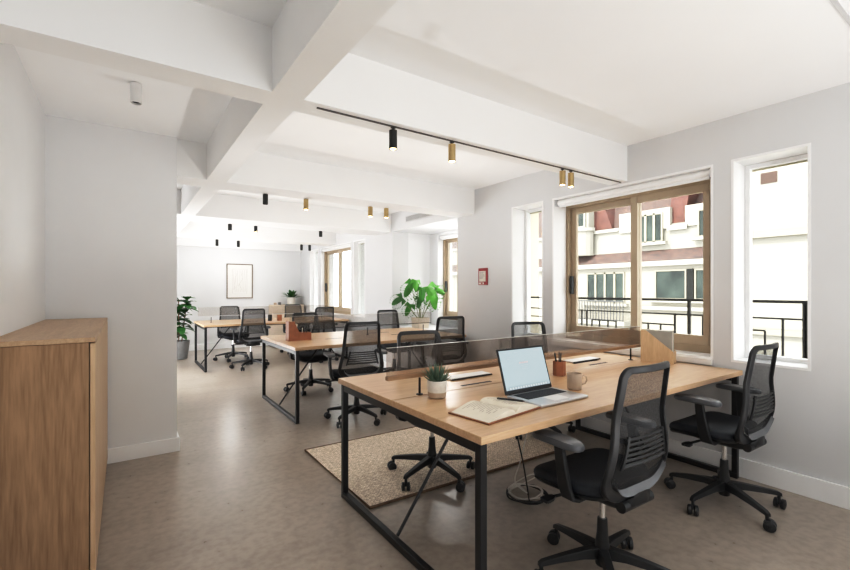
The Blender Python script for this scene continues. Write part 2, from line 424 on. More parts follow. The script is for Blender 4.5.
def narrow_window(o, x0=XW, xg=XG):
    y0, y1, z0, z1 = o
    r = win_group('w'); lining(r, y0, y1, z0, z1, x0, xg=xg)
    mb = MB(); frame_rect(mb, xg, xg+.05, y0+.012, y1-.012, z0+.012, z1-.012, .03); mb.build('window_frame', M['trim'], r, bevel=.003)
    MB().box(xg+.02, y0+.04, z0+.04, xg+.026, y1-.04, z1-.04).build('window_pane', M['glass'], r)
    MB().box(xg+.055, y0, z1-.05, xg+.075, y1, z1).build('window_head', M['bay_render'], r)
    return r
def wide_window(o, x0=XW, xg=XG, blind=True):
    y0, y1, z0, z1 = o
    r = win_group('w'); lining(r, y0, y1, z0, z1, x0, xg=xg)
    zt = z1-.05
    mb = MB(); frame_rect(mb, xg, xg+.09, y0+.012, y1-.012, z0+.012, zt, .032, .06); mb.build('window_frame', M['bronze_d'], r, bevel=.003)
    ym = y0+(y1-y0)*.49
    for (a, b, xx) in ((y0+.042, ym+.035, xg+.005), (ym-.03, y1-.042, xg+.042)):
        mb = MB(); frame_rect(mb, xx, xx+.036, a, b, z0+.07, zt-.03, .062 if y1-y0 > 1 else .05, .075)
        if y1-y0 > 1 and a < y0+.05: mb.box(xx, a+.05, z0+.14, xx+.036, a+.105, zt-.08)
        s = mb.build('window_sash', M['bronze'], r, bevel=.004)
        MB().box(xx+.015, a+.05, z0+.14, xx+.021, b-.05, zt-.08).build('window_pane', M['glass'], s)
    hz = z0+(z1-z0)*.42
    MB().box(xg-.012, y0+.055, hz-.09, xg+.006, y0+.078, hz+.07).build('window_handle', M['bronze_d'], r, bevel=.003)
    MB().box(xg-.005, y1-.085, hz-.13, xg+.03, y1-.062, hz+.05).build('window_handle', M['plastic'], r, bevel=.003)
    return r
narrow_window(OPEN[0])
narrow_window(OPEN[1]); wide_window(OPEN[2]); narrow_window(OPEN[3])
narrow_window(OPEN[4], xg=3.60); wide_window(OPEN[5], xg=3.59); narrow_window(OPEN[6], xg=3.60)
wide_window(BW, XBAY, XBAY+.10)
def blind(y0, y1, z, x, label):
    t = thing('roller_blind', label, 'blind', (x, (y0+y1)/2, z), group='roller blinds over the windows')
    h = (y1-y0)/2
    MB().cyl((0, -h+.02, 0), (0, h-.02, 0), .028, seg=20).build('blind_roll', M['white'], t, smooth=True)
    for sd in (-1, 1): MB().box(-.034, sd*(h-.009)-.009, -.035, .034, sd*(h-.009)+.009, .037).build('bracket', M['alu'], t, bevel=.003)
    MB().box(-.010, -h+.03, -.046, .010, h-.03, -.026).build('bottom_bar', M['white'], t, bevel=.003)
    return t
blind(1.44, 2.85, 2.160, 3.575, 'long white roller blind rolled up above the big bronze sliding window')
blind(7.59, 9.08, 2.160, 3.553, 'white roller blind rolled up above the far bronze window')
blind(5.02, 5.79, 2.160, 4.290, 'short white roller blind rolled up in the bay with the monstera')
# low panel under the big window (radiator cover look)
struct(MB().box(XW-.02, 1.425, .745, XW+.19, 2.862, .79), 'trim_20', M['trim'], .003)

# ------------------------------------------------------------------ outside: balcony rail, building, street
t = thing('balcony_railing', 'black iron balcony railing of bars and stepped squares outside the windows', 'railing', (4.6, 0, 0))
y0, y1 = -2.6, BAY0-.13
mb = MB().box(-.02, y0, 1.18, .02, y1, 1.205).box(-.012, y0, 1.04, .012, y1, 1.055)
mb.build('handrail', M['rail'], t)
mb = MB()
for off in (-4.42, -2.21, 0, 2.21):
    for yy in (1.18, 2.07, 3.375):                     # tall posts
        if y0 < yy+off < y1: mb.box(-.014, yy+off-.013, 0, .014, yy+off+.013, 1.19)
    for yy in (1.325, 1.945, 2.206, 2.62, 3.23, 3.30):
        if y0 < yy+off < y1: mb.box(-.009, yy+off-.008, .06, .009, yy+off+.008, 1.045)
    for a, b_ in ((1.45, 1.945), (2.206, 2.62), (2.85, 3.16)):
        if y0 < a+off and b_+off < y1: mb.box(-.009, a+off, .93, .009, b_+off, .945)
    for yy in (1.45, 1.70, 2.35, 2.48, 2.85, 2.95, 3.06, 3.16):
        if y0 < yy+off < y1: mb.box(-.008, yy+off-.007, .06, .008, yy+off+.007, .935)
mb.box(-.009, y0, .06, .009, y1, .075)
mb.build('bars', M['rail'], t)
struct(MB().box(XO, -3, -.35, 4.75, BAY0-.12, -.02), 'trim_21', M['extbeige'])   # balcony slab
struct(MB().box(XO-.02, -30, -9.2, 60, 60, -9), 'floor_street', M['street'])

K = 20/11.
def FY(y): return y*K
def FZ(z): return 1.292+(z-1.292)*K
b = thing('apartment_building', 'cream rendered building with red tiled roof bands and dormers across the street', 'building', (20, 10, -9))
def fb(x0, ya, za, x1, yb, zb):                       # facade coordinates -> local
    return (x0-20, ya-10, za+9, x1-20, yb-10, zb+9)
YR = 7.6                                              # facade ends here on the right
YE = 40
MB().box(*fb(20, YR, -9, 26, YE, 2.45)).build('wall', M['render'], b)
MB().box(*fb(20.4, YR, 3.1, 26, YE, 4.3)).build('upper_wall', M['render2'], b)
MB().box(*fb(19.75, YR, 2.38, 20.4, YE, 2.60)).build('cornice', M['extwhite'], b)
# tiled skirt band
MB().prism([(x-20, z+9) for x, z in ((19.85, 2.60), (20.5, 2.60), (20.5, 3.17), (20.42, 3.17))], 'Y', YR-10, YE-10).build('roof_band', M['tile'], b)
mb = MB().box(*fb(20.25, 12.42, 4.22, 20.6, YE, 4.38))
mb.build('parapet', M['extwhite'], b)
# main roof rising away
MB().prism([(x-20, z+9) for x, z in ((20.6, 4.3), (26.5, 4.3), (26.5, 12), (25.6, 12))], 'Y', YR-10, YE-10).build('roof', M['tile'], b)
# dormers
def dormer(ya, yb, zt):
    d = MB().box(*fb(20.28, ya, 4.1, 23.4, yb, zt)).build('dormer', M['extwhite'], b)
    return d
def ext_window(ya, yb, za, zb, x, panes, parent=b, fr='extbeige', sill=True):
    mb = MB(); w = .07
    frame_rect(mb, x-.06-20, x+.02-20, ya-10, yb-10, za+9, zb+9, w)
    n = panes
    for i in range(1, n):
        yy = ya+(yb-ya)*i/n; mb.box(*fb(x-.06, yy-.05, za, x+.02, yy+.05, zb))
    f = mb.build('window', M[fr], parent)
    MB().box(*fb(x-.02, ya+.05, za+.05, x+.0, yb-.05, zb-.05)).build('pane', M['extglass'], f)
    if sill: MB().box(*fb(x-.22, ya-.2, za-.12, x, yb+.2, za)).build('window_sill', M['extwhite'], f)
dormer(9.95, 12.4, 5.05); ext_window(10.25, 11.45, 3.5, 4.85, 20.28, 3)
dormer(7.62, 9.30, 5.0); ext_window(7.75, 8.78, 3.55, 4.75, 20.28, 2)
MB().box(*fb(20.2, 9.2, 3.98, 20.27, 10.05, 4.2)).build('gutter_ledge', M['extwhite'], b)
# brick valley wall between the dormers
MB().prism([(9.45-10, 4.2+9), (10.15-10, 4.2+9), (9.75-10, 7.2+9), (9.0-10, 7.2+9)], 'X', .5, 2.6).build('brick_gable', M['brick'], b)
# round-fronted bay on the left
prof = [(14.0+1.15-10+1.35*math.cos(a), 20.2-20-.75*math.sin(a)) for a in [PI*i/12 for i in range(13)]]
MB().prism([(x, y) for y, x in prof], 'Z', 3.1+9, 4.5+9).build('round_bay', M['render2'], b)
prof2 = [(14.0+1.15-10+1.45*math.cos(a), 20.2-20-.85*math.sin(a)) for a in [PI*i/12 for i in range(13)]]
MB().prism([(x, y) for y, x in prof2], 'Z', 4.38+9, 4.55+9).build('bay_cornice', M['extwhite'], b)
MB().box(*fb(20.0, 13.95, 4.55, 22, 16.4, 6.4)).build('dormer', M['render2'], b)
ext_window(14.1, 15.2, 4.6, 5.9, 19.95, 2, fr='extwhite', sill=False)
MB().prism([(12.9-10, 4.38+9), (14.1-10, 4.38+9), (14.1-10, 7.6+9)], 'X', .5, 2.6).build('brick_gable', M['brick'], b)
# lower windows
ext_window(FY(6.56), FY(7.72), .62, 2.17, 20.0, 4)
ext_window(FY(5.0), FY(5.76), .86, 2.2, 20.0, 1)
ext_window(7.7, FY(4.83), .86, 2.2, 20.0, 2)
MB().box(*fb(19.9, 8.80, .86, 20, 9.08, 2.2)).build('shutter', M['shutter'], b)
MB().box(*fb(19.75, 7.7, .40, 20.05, 11.2, .55)).build('sill_band', M['extwhite'], b)
# juliet balcony of the opposite building
mb = MB().box(*fb(19.3, 11.6, .72, 19.34, 15.2, .78)).box(*fb(19.3, 11.6, -.2, 19.34, 15.2, -.14))
yy = 11.6
while yy < 15.2: mb.box(*fb(19.3, yy, -.2, 19.33, yy+.035, .75)); yy += .16
mb.build('balcony', M['rail'], b)
MB().box(*fb(19.2, 11.5, -.4, 20, 15.4, -.2)).build('balcony_slab', M['extwhite'], b)
# blank block to the right
b2 = thing('blank_building', 'plain cream building with one ledge seen through the narrow right window', 'building', (19.5, 2, -9))
MB().box(0, -14, 0, 6, 5.2, 19).build('wall', M['render2'], b2)
MB().box(-.25, -14, 9+3.22, 0, 5.3, 9+3.42).box(-.2, -14, 9-.35, 0, 5.3, 9-.15).build('ledge', M['extbeige'], b2)
MB().box(-.03, 3.78, 9+5.22, .05, 4.28, 9+5.62).build('vent_grille', M['vbrown'], b2)

# ------------------------------------------------------------------ oak cabinet
CY0, CX1, CZ = 2.352, -.104, 1.087
t = thing('storage_cabinet', 'tall oak storage cabinet against the white left wall', 'cabinet', ((XL+CX1)/2, (CY0+YP)/2, 0))
hx, hy = (CX1-XL)/2-.001, (YP-CY0)/2-.02
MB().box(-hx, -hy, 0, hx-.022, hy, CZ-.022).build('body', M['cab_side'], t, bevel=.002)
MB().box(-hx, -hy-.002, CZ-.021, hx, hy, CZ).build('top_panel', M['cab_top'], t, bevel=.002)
n = 4
for i in range(n):
    a = -hy+.002+i*(2*hy)/n; bb = a+(2*hy)/n-.006
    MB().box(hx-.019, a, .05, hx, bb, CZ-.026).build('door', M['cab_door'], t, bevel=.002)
MB().box(hx-.03, -hy+.01, 0, hx-.012, hy-.01, .046).build('plinth', M['cab_side'], t)

# ------------------------------------------------------------------ desks
def make_desk(x0, x1, y0, y1, label, slots, rails=2):
    t = thing('bench_desk', label, 'desk', ((x0+x1)/2, (y0+y1)/2, 0), group='bench desks standing in rows')
    hx, hy = (x1-x0)/2, (y1-y0)/2; T = .74; th = .032
    for (a, b) in ((-hy, -.003), (.003, hy)):
        MB().box(-hx, a, T-th, hx, b, T).build('desktop_board', M['oak'], t, bevel=.003)
    for sx in (-1, 1):
        X = sx*(hx-.03); w = .017
        for yy in (-hy+.035, hy-.035): MB().box(X-w, yy-w, .036, X+w, yy+w, T-th).build('leg', M['steel'], t, bevel=.003)
        MB().box(X-w, -hy+.018, 0, X+w, hy-.018, .036).build('floor_bar', M['steel'], t, bevel=.003)
        MB().cyl((X-sx*.01, .01, .045), (X-sx*.48, .01, T-th-.03), .0085, seg=8).build('brace', M['steel'], t)
    for sx in (-1, 1): MB().box(sx*(hx-.03)-.017, -hy+.053, T-th-.042, sx*(hx-.03)+.017, hy-.058, T-th).build('top_rail', M['steel'], t)
    for yy in (-hy*.45, 0, hy*.45): MB().box(-hx+.048, yy-.018, T-th-.035, hx-.048, yy+.018, T-th).build('cross_rail', M['steel'], t)
    # slots for cables cut beside the screen
    for (sx, sy, l) in slots:
        MB().box(sx-l/2, sy-.010, T, sx+l/2, sy+.010, T+.0015).build('cable_slot', M['screen_dark'], t)
    return t
def make_screen(xa, xb, y, label, m='oak_rail', T=.74):
    t = thing('desk_screen', label, 'screen', ((xa+xb)/2, y, T), group='glass screens along the desks')
    h = (xb-xa)/2
    gl = 'smoke' if m == 'oak_rail' else 'clear_smoke'
    MB().box(-h, -.004, .115, h, .004, .258).build('glass_panel', M[gl], t)
    MB().box(-h, -.0045, .258, h, .0045, .2605).build('glass_edge', M['edge'], t)
    hr, wr = (.020, .014) if m == 'oak_rail' else (.008, .008)
    MB().box(-h, -wr, .115-hr, h-.0, wr, .115).build('base_rail', M[m], t, bevel=.002)
    for px in (-h+.2, 0, h-.13):
        MB().cyl((px, 0, 0), (px, 0, .09), .006, seg=8).lathe([(.018, 0), (.018, .004), (.006, .006)], (px, 0, 0), 12).build('post', M['steel'], t, smooth=True)
    return t
D1 = make_desk(1.10, 3.49, 1.226, 2.558, 'oak bench desk with black steel legs in the foreground by the large window',
               [(-.585, .055, .23), (-.52, .245, .30), (.62, .165, .3), (.62, .06, .22)])
D2 = make_desk(1.343, 3.47, 4.139, 5.435, 'middle oak bench desk carrying the tan wooden organizer', [(-.45, -.12, .2), (.4, -.12, .2), (.3, .2, .3)])
D3 = make_desk(1.016, 3.47, 7.558, 8.78, 'farthest oak bench desk next to the leafy plant in a grey pot', [(-.4, -.12, .2), (.5, -.12, .2)])
make_screen(1.084, 3.42, 1.915, 'smoked glass screen on posts along the foreground desk')
make_screen(1.50, 3.42, 4.82, 'smoked glass screen along the middle desk behind the organizer', 'steel')
make_screen(1.01, 3.3, 8.17, 'low glass screen along the farthest desk', 'alu')
def flap(x, y, l, label):
    t = thing('cable_flap', label, 'desk outlet', (x, y, .7418))
    MB().box(-l/2, -.04, 0, l/2, .05, .010).build('flap_lid', M['white'], t, bevel=.003)
    MB().box(-l/2, -.052, 0, l/2, -.041, .007).build('outlet_edge', M['screen_dark'], t)
flap(1.80, 2.135, .33, 'pale cable flap behind the succulent on the foreground desk')
flap(2.95, 2.115, .33, 'pale cable flap behind the tan pencil cup')

# ------------------------------------------------------------------ office chair
def sup(a, e, n):                                      # superellipse outline
    out = []
    for k in range(n):
        t = 2*PI*k/n; c, s = math.cos(t), math.sin(t)
        out.append((math.copysign(abs(c)**(2/e), c)*a[0], math.copysign(abs(s)**(2/e), s)*a[1]))
    return out
ZB0, ZB1 = .425, .990
def back_w(t): return .200+.028*math.exp(-((t-.20)/.22)**2)-.026*max(0, (t-.25)/.75)
def back_y(t, u): return -.146-.026*math.sin(PI*min(1, t/.6))-.086*t+.026*u*u
def back_pt(u, t, inset=0, dy=0):
    w = back_w(t); return Vector((u*w, back_y(t, u)+dy, ZB0+(ZB1-ZB0)*t))
def loop_path(n=64):
    """rounded rectangle in (u,t) space"""
    pts = []
    W, H = 1.0, 1.0
    rx, rt0, rt1 = .36, .20, .085
    def arc(cx, cy, rx, ry, a0, a1, m=7):
        return [(cx+rx*math.cos(a0+(a1-a0)*i/m), cy+ry*math.sin(a0+(a1-a0)*i/m)) for i in range(m+1)]
    pts += [(-.4+.2*i, 0) for i in range(1, 4)]
    pts += arc(1-.5, rt0, .5, rt0, -PI/2, 0)
    pts += [(1, rt0+(1-rt0-rt1)*i/10) for i in range(1, 10)]
    pts += arc(1-.24, 1-rt1, .24, rt1, 0, PI/2)
    pts += [(.5-.25*i, 1) for i in range(0, 5)]
    pts += arc(-1+.24, 1-rt1, .24, rt1, PI/2, PI)
    pts += [(-1, 1-rt1-(1-rt0-rt1)*i/10) for i in range(1, 10)]
    pts += arc(-.5, rt0, .5, rt0, PI, 1.5*PI)
    return pts
def make_chair(name, label, group):
    t = thing(name, label, 'chair', group=group)
    # base star and casters
    mb = MB().lathe([(.026, .055), (.03, .06), (.033, .10), (.036, .125), (.030, .155), (.024, .20), (.021, .265), (.0205, .268)], seg=16)
    for k in range(5):
        a = 2*PI*k/5; c, s = math.cos(a), math.sin(a)
        rings = []
        for (r, z, w, h) in ((.015, .118, .052, .050), (.10, .117, .044, .036), (.20, .105, .036, .028), (.285, .092, .030, .022), (.302, .084, .026, .018)):
            rings.append([(r*c-(-s)*q*w/2*-1, r*s+c*q*w/2, z+e*h/2) for q, e in ((-1, -1), (1, -1), (.75, 1), (-.75, 1))])
        mb.loft(rings)
        mb.cyl((.29*c, .29*s, .055), (.29*c, .29*s, .088), .009, seg=8)
    base = mb.build('base', M['plastic'], t, smooth=True, bevel=.002)
    for k in range(5):
        a = 2*PI*k/5; c, s = math.cos(a), math.sin(a)
        m2 = MB(); th = .6+k*1.3
        ax = Vector((-math.sin(th), math.cos(th), 0)); f = Vector((math.cos(th), math.sin(th), 0))*.012
        ctr = Vector((0, 0, .029))+f
        for sd in (-1, 1):
            m2.tube([ctr+ax*sd*.006, ctr+ax*sd*.010, ctr+ax*sd*.024, ctr+ax*sd*.027], [.024, .029, .029, .022], 18)
            m2.tube([ctr+ax*sd*.027, ctr+ax*sd*.029], [.010, .009], 10)
        m2.box(-.008, -.008, .028, .008, .008, .062)
        cs = m2.build('caster', M['plastic_s'], base, smooth=True); cs.location = (.29*c, .29*s, 0)
    MB().cyl((0, 0, .21), (0, 0, .385), .0135, seg=16).build('gas_lift', M['chrome'], t, smooth=True)
    # mechanism and rear carrier
    mb = MB()
    mb.loft([[(x, y, z) for x, y in sup(a, 5, 20)] for z, a in ((.368, (.06, .10)), (.385, (.10, .15)), (.412, (.12, .17)), (.425, (.12, .17)))])
    mb.loft([[(x*w/.1, yy, zz+z) for x, z in sup((.1, h), 4, 14)] for yy, zz, w, h in ((-.08, .402, .09, .02), (-.13, .402, .085, .024), (-.165, .412, .08, .028), (-.185, .43, .06, .026))])
    mb.cyl((-.105, -.155, .405), (.105, -.155, .405), .024, seg=14)
    mb.build('tilt_mechanism', M['plastic'], t, smooth=True)
    mb = MB().tube([(-.08, .05, .395), (-.18, .07, .392), (-.235, .085, .388)], [.007, .007, .007], 8)
    mb.loft([[(x, y, z) for x, y, z in ((xx, .085-w, zz-.005), (xx, .085+w, zz-.005), (xx, .085+w, zz+.005), (xx, .085-w, zz+.005))] for xx, w, zz in ((-.225, .010, .389), (-.25, .022, .388), (-.285, .024, .386), (-.292, .016, .385))])
    mb.build('lever', M['plastic'], t)
    # seat
    def seat_ring(sc, z, n=44):
        out = []
        for x, y in sup((.238, .190), 3.6, n):
            yy = y*sc+.060; xx = x*sc*(1+.03*(yy > .1))
            dz = -.035*max(0, (yy-.12)/.14)**2+.010*(abs(xx)/.24)**2+.012*max(0, (-yy-.12)/.1)
            out.append((xx, yy, z+dz))
        return out
    MB().loft([seat_ring(s_, z_) for s_, z_ in ((.80, .414), (.95, .420), (1.0, .433), (1.0, .436))]).build('seat_shell', M['plastic'], t, smooth=True)
    MB().loft([seat_ring(s_, z_) for s_, z_ in ((.97, .436), (1.0, .443), (1.015, .456), (1.01, .468), (.985, .477), (.93, .483), (.80, .486), (.5, .484), (.2, .482))]).build('seat', M['fabric'], t, smooth=True)
    # back frame
    P = loop_path(); n = len(P); rings = []
    for i, (u, tt) in enumerate(P):
        p = back_pt(u, tt); nx = back_pt(*P[(i+1) % n]); pv = back_pt(*P[i-1])
        d = (nx-pv); d.y = 0; d.normalize(); inn = Vector((-d.z, 0, d.x))      # towards the inside for a ccw loop
        bot = max(0, 1-tt/.2)
        w = .027+.026*bot; dep = .012+.010*bot
        a = p; b_ = p+inn*w
        yb = back_y(tt, (b_.x/back_w(tt)) if back_w(tt) else 0)
        b_ = Vector((b_.x, yb, b_.z))
        rings.append([a+Vector((0, -dep*.7, 0)), a+Vector((0, dep*.7, 0)), b_+Vector((0, dep+.004*bot, 0)), b_+Vector((0, -dep, 0))])
    mb = MB(); R_ = [[mb.bm.verts.new(v) for v in r] for r in rings]
    for i in range(n):
        a, b_ = R_[i], R_[(i+1) % n]
        for k in range(4): mb.bm.faces.new((a[k], a[(k+1) % 4], b_[(k+1) % 4], b_[k]))
    mb.build('back_frame', M['plastic_s'], t, smooth=True, bevel=.004)
    # pale strip inside the loop bottom: reflected light painted on the frame
    lo = [q for q in P if q[1] < .165]; lo = [q for q in lo if q[0] < 0 and P.index(q) > n//2]+[q for q in lo if not (q[0] < 0 and P.index(q) > n//2)]
    m3 = MB(); prev = None
    for (u, tt) in lo:
        w_ = back_w(tt); q = back_pt(u*.80, tt*.80+.088)
        ed_ = .026*max(.05, 1-(abs(u)/.95)**2)
        row = [m3.bm.verts.new(q+Vector((0, -.020, -.012-ed_*.5))), m3.bm.verts.new(q+Vector((0, -.004, ed_*.35)))]
        if prev: m3.bm.faces.new((prev[0], row[0], row[1], prev[1]))
        prev = row
    m3.build('back_lip_sheen', M['lip'], t, smooth=True, normals=False)
    # mesh panel
    mb = MB(); NU, NT = 12, 18; g = []
    for j in range(NT+1):
        tt = .06+.905*j/NT; row = []
        lim = 1.0
        if tt < .2: lim = .5+.5*math.sqrt(max(0, 1-((.2-tt)/.2)**2))
        if tt > .915: lim = .76+.24*math.sqrt(max(0, 1-((tt-.915)/.085)**2))
        for i in range(NU+1):
            u = (-1+2*i/NU)*lim*.93
            row.append(mb.bm.verts.new(back_pt(u, tt, dy=.006)))
        g.append(row)
    for j in range(NT):
        for i in range(NU): mb.bm.faces.new((g[j][i], g[j][i+1], g[j+1][i+1], g[j+1][i]))
    mb.build('mesh_panel', M['mesh'], t, smooth=True, normals=False)
    # lumbar support
    mb = MB()
    for j in range(5):
        tt = .335+.036*j
        mb.tube([back_pt(u, tt, dy=-.008) for u in [(-.68+1.36*i/8) for i in range(9)]], .0055, 6)
    for u in (-.70, .70):
        mb.tube([back_pt(u*(1-.12*i/6), .27+.23*i/6, dy=-.008) for i in range(7)], .008, 6)
    mb.tube([back_pt(u, .295, dy=-.008) for u in [(-.70+1.40*i/8) for i in range(9)]], .008, 6)
    mb.build('lumbar_support', M['plastic'], t, smooth=True)
    # arms
    for sd in (-1, 1):
        mb = MB(); path = [(.12, -.02, .418), (.215, -.015, .415), (.25, -.012, .428), (.262, -.005, .47), (.266, .01, .56), (.268, .02, .645)]
        dims = [(.05, .016), (.055, .018), (.06, .020), (.058, .022), (.050, .022), (.044, .022)]
        rings = []
        for i, (p, (wy, wt)) in enumerate(zip(path, dims)):
            p0 = Vector(path[max(0, i-1)]); p1 = Vector(path[min(len(path)-1, i+1)]); d = (p1-p0); d.y = 0; d.normalize()
            nn = Vector((-d.z, 0, d.x))
            c = Vector(p)
            rings.append([c+Vector((0, a*wy/2, 0))+nn*b_*wt/2 for a, b_ in ((-1, -1), (1, -1), (1, 1), (-1, 1))])
        for r in rings:
            for v in r: v.x *= sd
        mb.loft(rings)
        arm = mb.build('armrest', M['plastic'], t, smooth=True, bevel=.004)
        mb = MB()
        mb.loft([[(x+sd*.268, y+.03, z+.006*(abs(y)/.12)**2*-1) for x, y in sup((.044*s_, .125*s_), 3.2, 28)] for s_, z in ((.80, .645), (.96, .650), (1, .660), (.98, .670), (.92, .676), (.7, .677))])
        mb.build('arm_pad', M['pad'], arm, smooth=True)
    return t
chairs = [
    ((1.772, 1.165), -1, 10, 'black mesh office chair nearest the viewer, in front of the laptop desk', None),
    ((2.984, 1.145), -1, 26, 'black mesh office chair close to the right wall under the narrow window', None),
    ((1.766, 2.478), 173, 55, 'black mesh office chair standing on the jute rug across the desk', None),
    ((3.09, 2.66), 162, 40, 'black mesh office chair behind the laptop facing the foreground desk', None),
    ((1.91, 3.98), -9, 67, 'black mesh office chair with its back to us at the middle desk', None),
    ((3.14, 4.17), -12, 20, 'black mesh office chair at the window end of the middle desk, near side', None),
    ((1.977, 5.47), 181, 16, 'black mesh office chair behind the tan wooden organizer', None),
    ((3.30, 5.60), 180, 50, 'black mesh office chair behind the middle desk, left of the monstera', None),
    ((1.73, 7.62), 0, 15, 'black mesh office chair with its back to us at the farthest desk', None),
    ((2.96, 7.68), 0, 33, 'black mesh office chair at the farthest desk in front of the far bronze window', None),
    ((1.66, 8.70), 187, 28, 'black mesh office chair behind the farthest desk, below the framed print', None),
    ((2.93, 8.95), 182, 5, 'black mesh office chair in front of the small cabinet with plant', None),
]
proto = make_chair('office_chair', chairs[0][3], 'black mesh office chairs around the desks')
for i, (p, yaw, star, lab, _) in enumerate(chairs):
    o = proto if i == 0 else copy_tree(proto)
    o.location = (p[0], p[1], 0); o.rotation_euler = (0, 0, R(yaw)); o['label'] = lab
    for ch in kids(o):
        if ch.name.startswith('base'): ch.rotation_euler = (0, 0, R(star-yaw))

# ------------------------------------------------------------------ rug
t = MB()
pl = [(0, .0), (1.78, -.04), (1.80, 1.10), (.0, 1.12)]
t.prism([(x, y) for x, y in pl], 'Z', 0, .012)
rug = t.build('jute_rug', M['rug'], bevel=.004, loc=(1.19, 2.30, 0.0005))
tag(rug, 'natural woven jute rug on the concrete floor beneath the foreground desk', 'rug')
MB().box(0, 0, 0, 0.001, 0.001, 0.001).bm.free()
ed = MB().tube([(0, 0, .008), (1.78, -.04, .008), (1.80, 1.10, .008), (0, 1.12, .008)], .009, 6, closed=True).build('rug_border', M['bark'], rug)

# ------------------------------------------------------------------ things on the foreground desk
T = .7405
def succulent(x, y, label):
    t = thing('succulent_plant', label, 'plant', (x, y, T))
    MB().lathe([(.036, 0), (.042, .004), (.044, .026), (.0445, .027)], seg=28).build('pot_foot', M['pot_d'], t, smooth=True)
    MB().lathe([(.0445, .027), (.0465, .045), (.047, .078), (.045, .081), (.042, .079), (.042, .066)], seg=28).build('pot', M['pot'], t, smooth=True)
    MB().lathe([(.042, .060), (.042, .068)], seg=20).build('soil', M['soil'], t)
    mb = MB(); rnd = random.Random(3)
    for ring, (n, tilt, L_) in enumerate(((13, 68, .066), (12, 48, .078), (10, 30, .084), (6, 12, .082))):
        for k in range(n):
            a = 2*PI*k/n+ring*.4+rnd.uniform(-.1, .1); ti = R(tilt+rnd.uniform(-6, 6))
            d = Vector((math.cos(a)*math.sin(ti), math.sin(a)*math.sin(ti), math.cos(ti)))
            o0 = Vector((math.cos(a)*.010, math.sin(a)*.010, .068)); sd = Vector((-math.sin(a), math.cos(a), 0)); up = d.cross(sd)
            rings = []
            for f, w in ((0, .005), (.25, .007), (.55, .0058), (.8, .0034), (1, .0005)):
                c = o0+d*L_*f+Vector((0, 0, .012*f*f))
                rings.append([c+sd*w, c+up*w*.35, c-sd*w, c-up*w*.5])
            mb.loft(rings)
    mb.build('leaves', M['succ'], t, smooth=True)
    return t
_s = succulent(1.325, 1.815, 'spiky green succulent in a two-tone cream pot on the foreground desk')
_s.scale = (1.1, 1.1, 1.1)

# notebook
def notebook():
    x0, y0 = 1.205, 1.525                        # spine runs from the near edge to the far edge
    t = thing('open_notebook', 'open notebook with brown cover and handwritten pages', 'notebook', (1.402, 1.458, T), R(8))
    w, h = .190, .215
    MB().box(-w-.010, -h/2-.010, 0, w+.008, h/2+.008, .006).build('cover', M['leather'], t, bevel=.002)
    for sd in (-1, 1):
        mb = MB(); rings = []
        def zz(f): return .007+.028*math.sin(PI*min(1, f*1.02)**.55)*(1-.25*f) if f > 0 else .008
        N_ = 12
        top = [(sd*w*i/N_, zz(i/N_)) for i in range(N_+1)]
        poly = [(x, z) for x, z in top]+[(sd*w, .0052), (0, .0052)]
        mb.prism(poly, 'Y', -h/2, h/2)
        pg = mb.build('pages', M['paper'], t, smooth=True)
        m2 = MB(); rnd = random.Random(5+sd)
        for j in range(13):
            yy = h/2-.025-j*.0125
            if yy < -h/2+.015: break
            i0, i1 = 2, 10-rnd.choice((0, 1, 2))
            pts = [(sd*w*i/N_, yy, zz(i/N_)+.0006) for i in range(i0, i1)]
            for a, b_ in zip(pts, pts[1:]):
                if rnd.random() < .88:
                    m2.face([(a[0], a[1]-.0016, a[2]), (b_[0], b_[1]-.0016, b_[2]), (b_[0], b_[1]+.0016, b_[2]), (a[0], a[1]+.0016, a[2])])
        m2.build('handwriting', M['script'], pg, normals=False)
    return t
notebook()
pen = thing('black_pen', 'black pen lying across the open notebook page', 'pen', (1.475, 1.44, T+.0425), R(-60))
MB().tube([(-.066, 0, 0), (-.06, 0, 0), (.052, 0, 0), (.064, 0, 0)], [.003, .0048, .0048, .0012], 10).build('barrel', M['plastic'], pen, smooth=True)
MB().box(-.062, -.001, .0045, -.025, .001, .0065).build('clip', M['chrome'], pen)

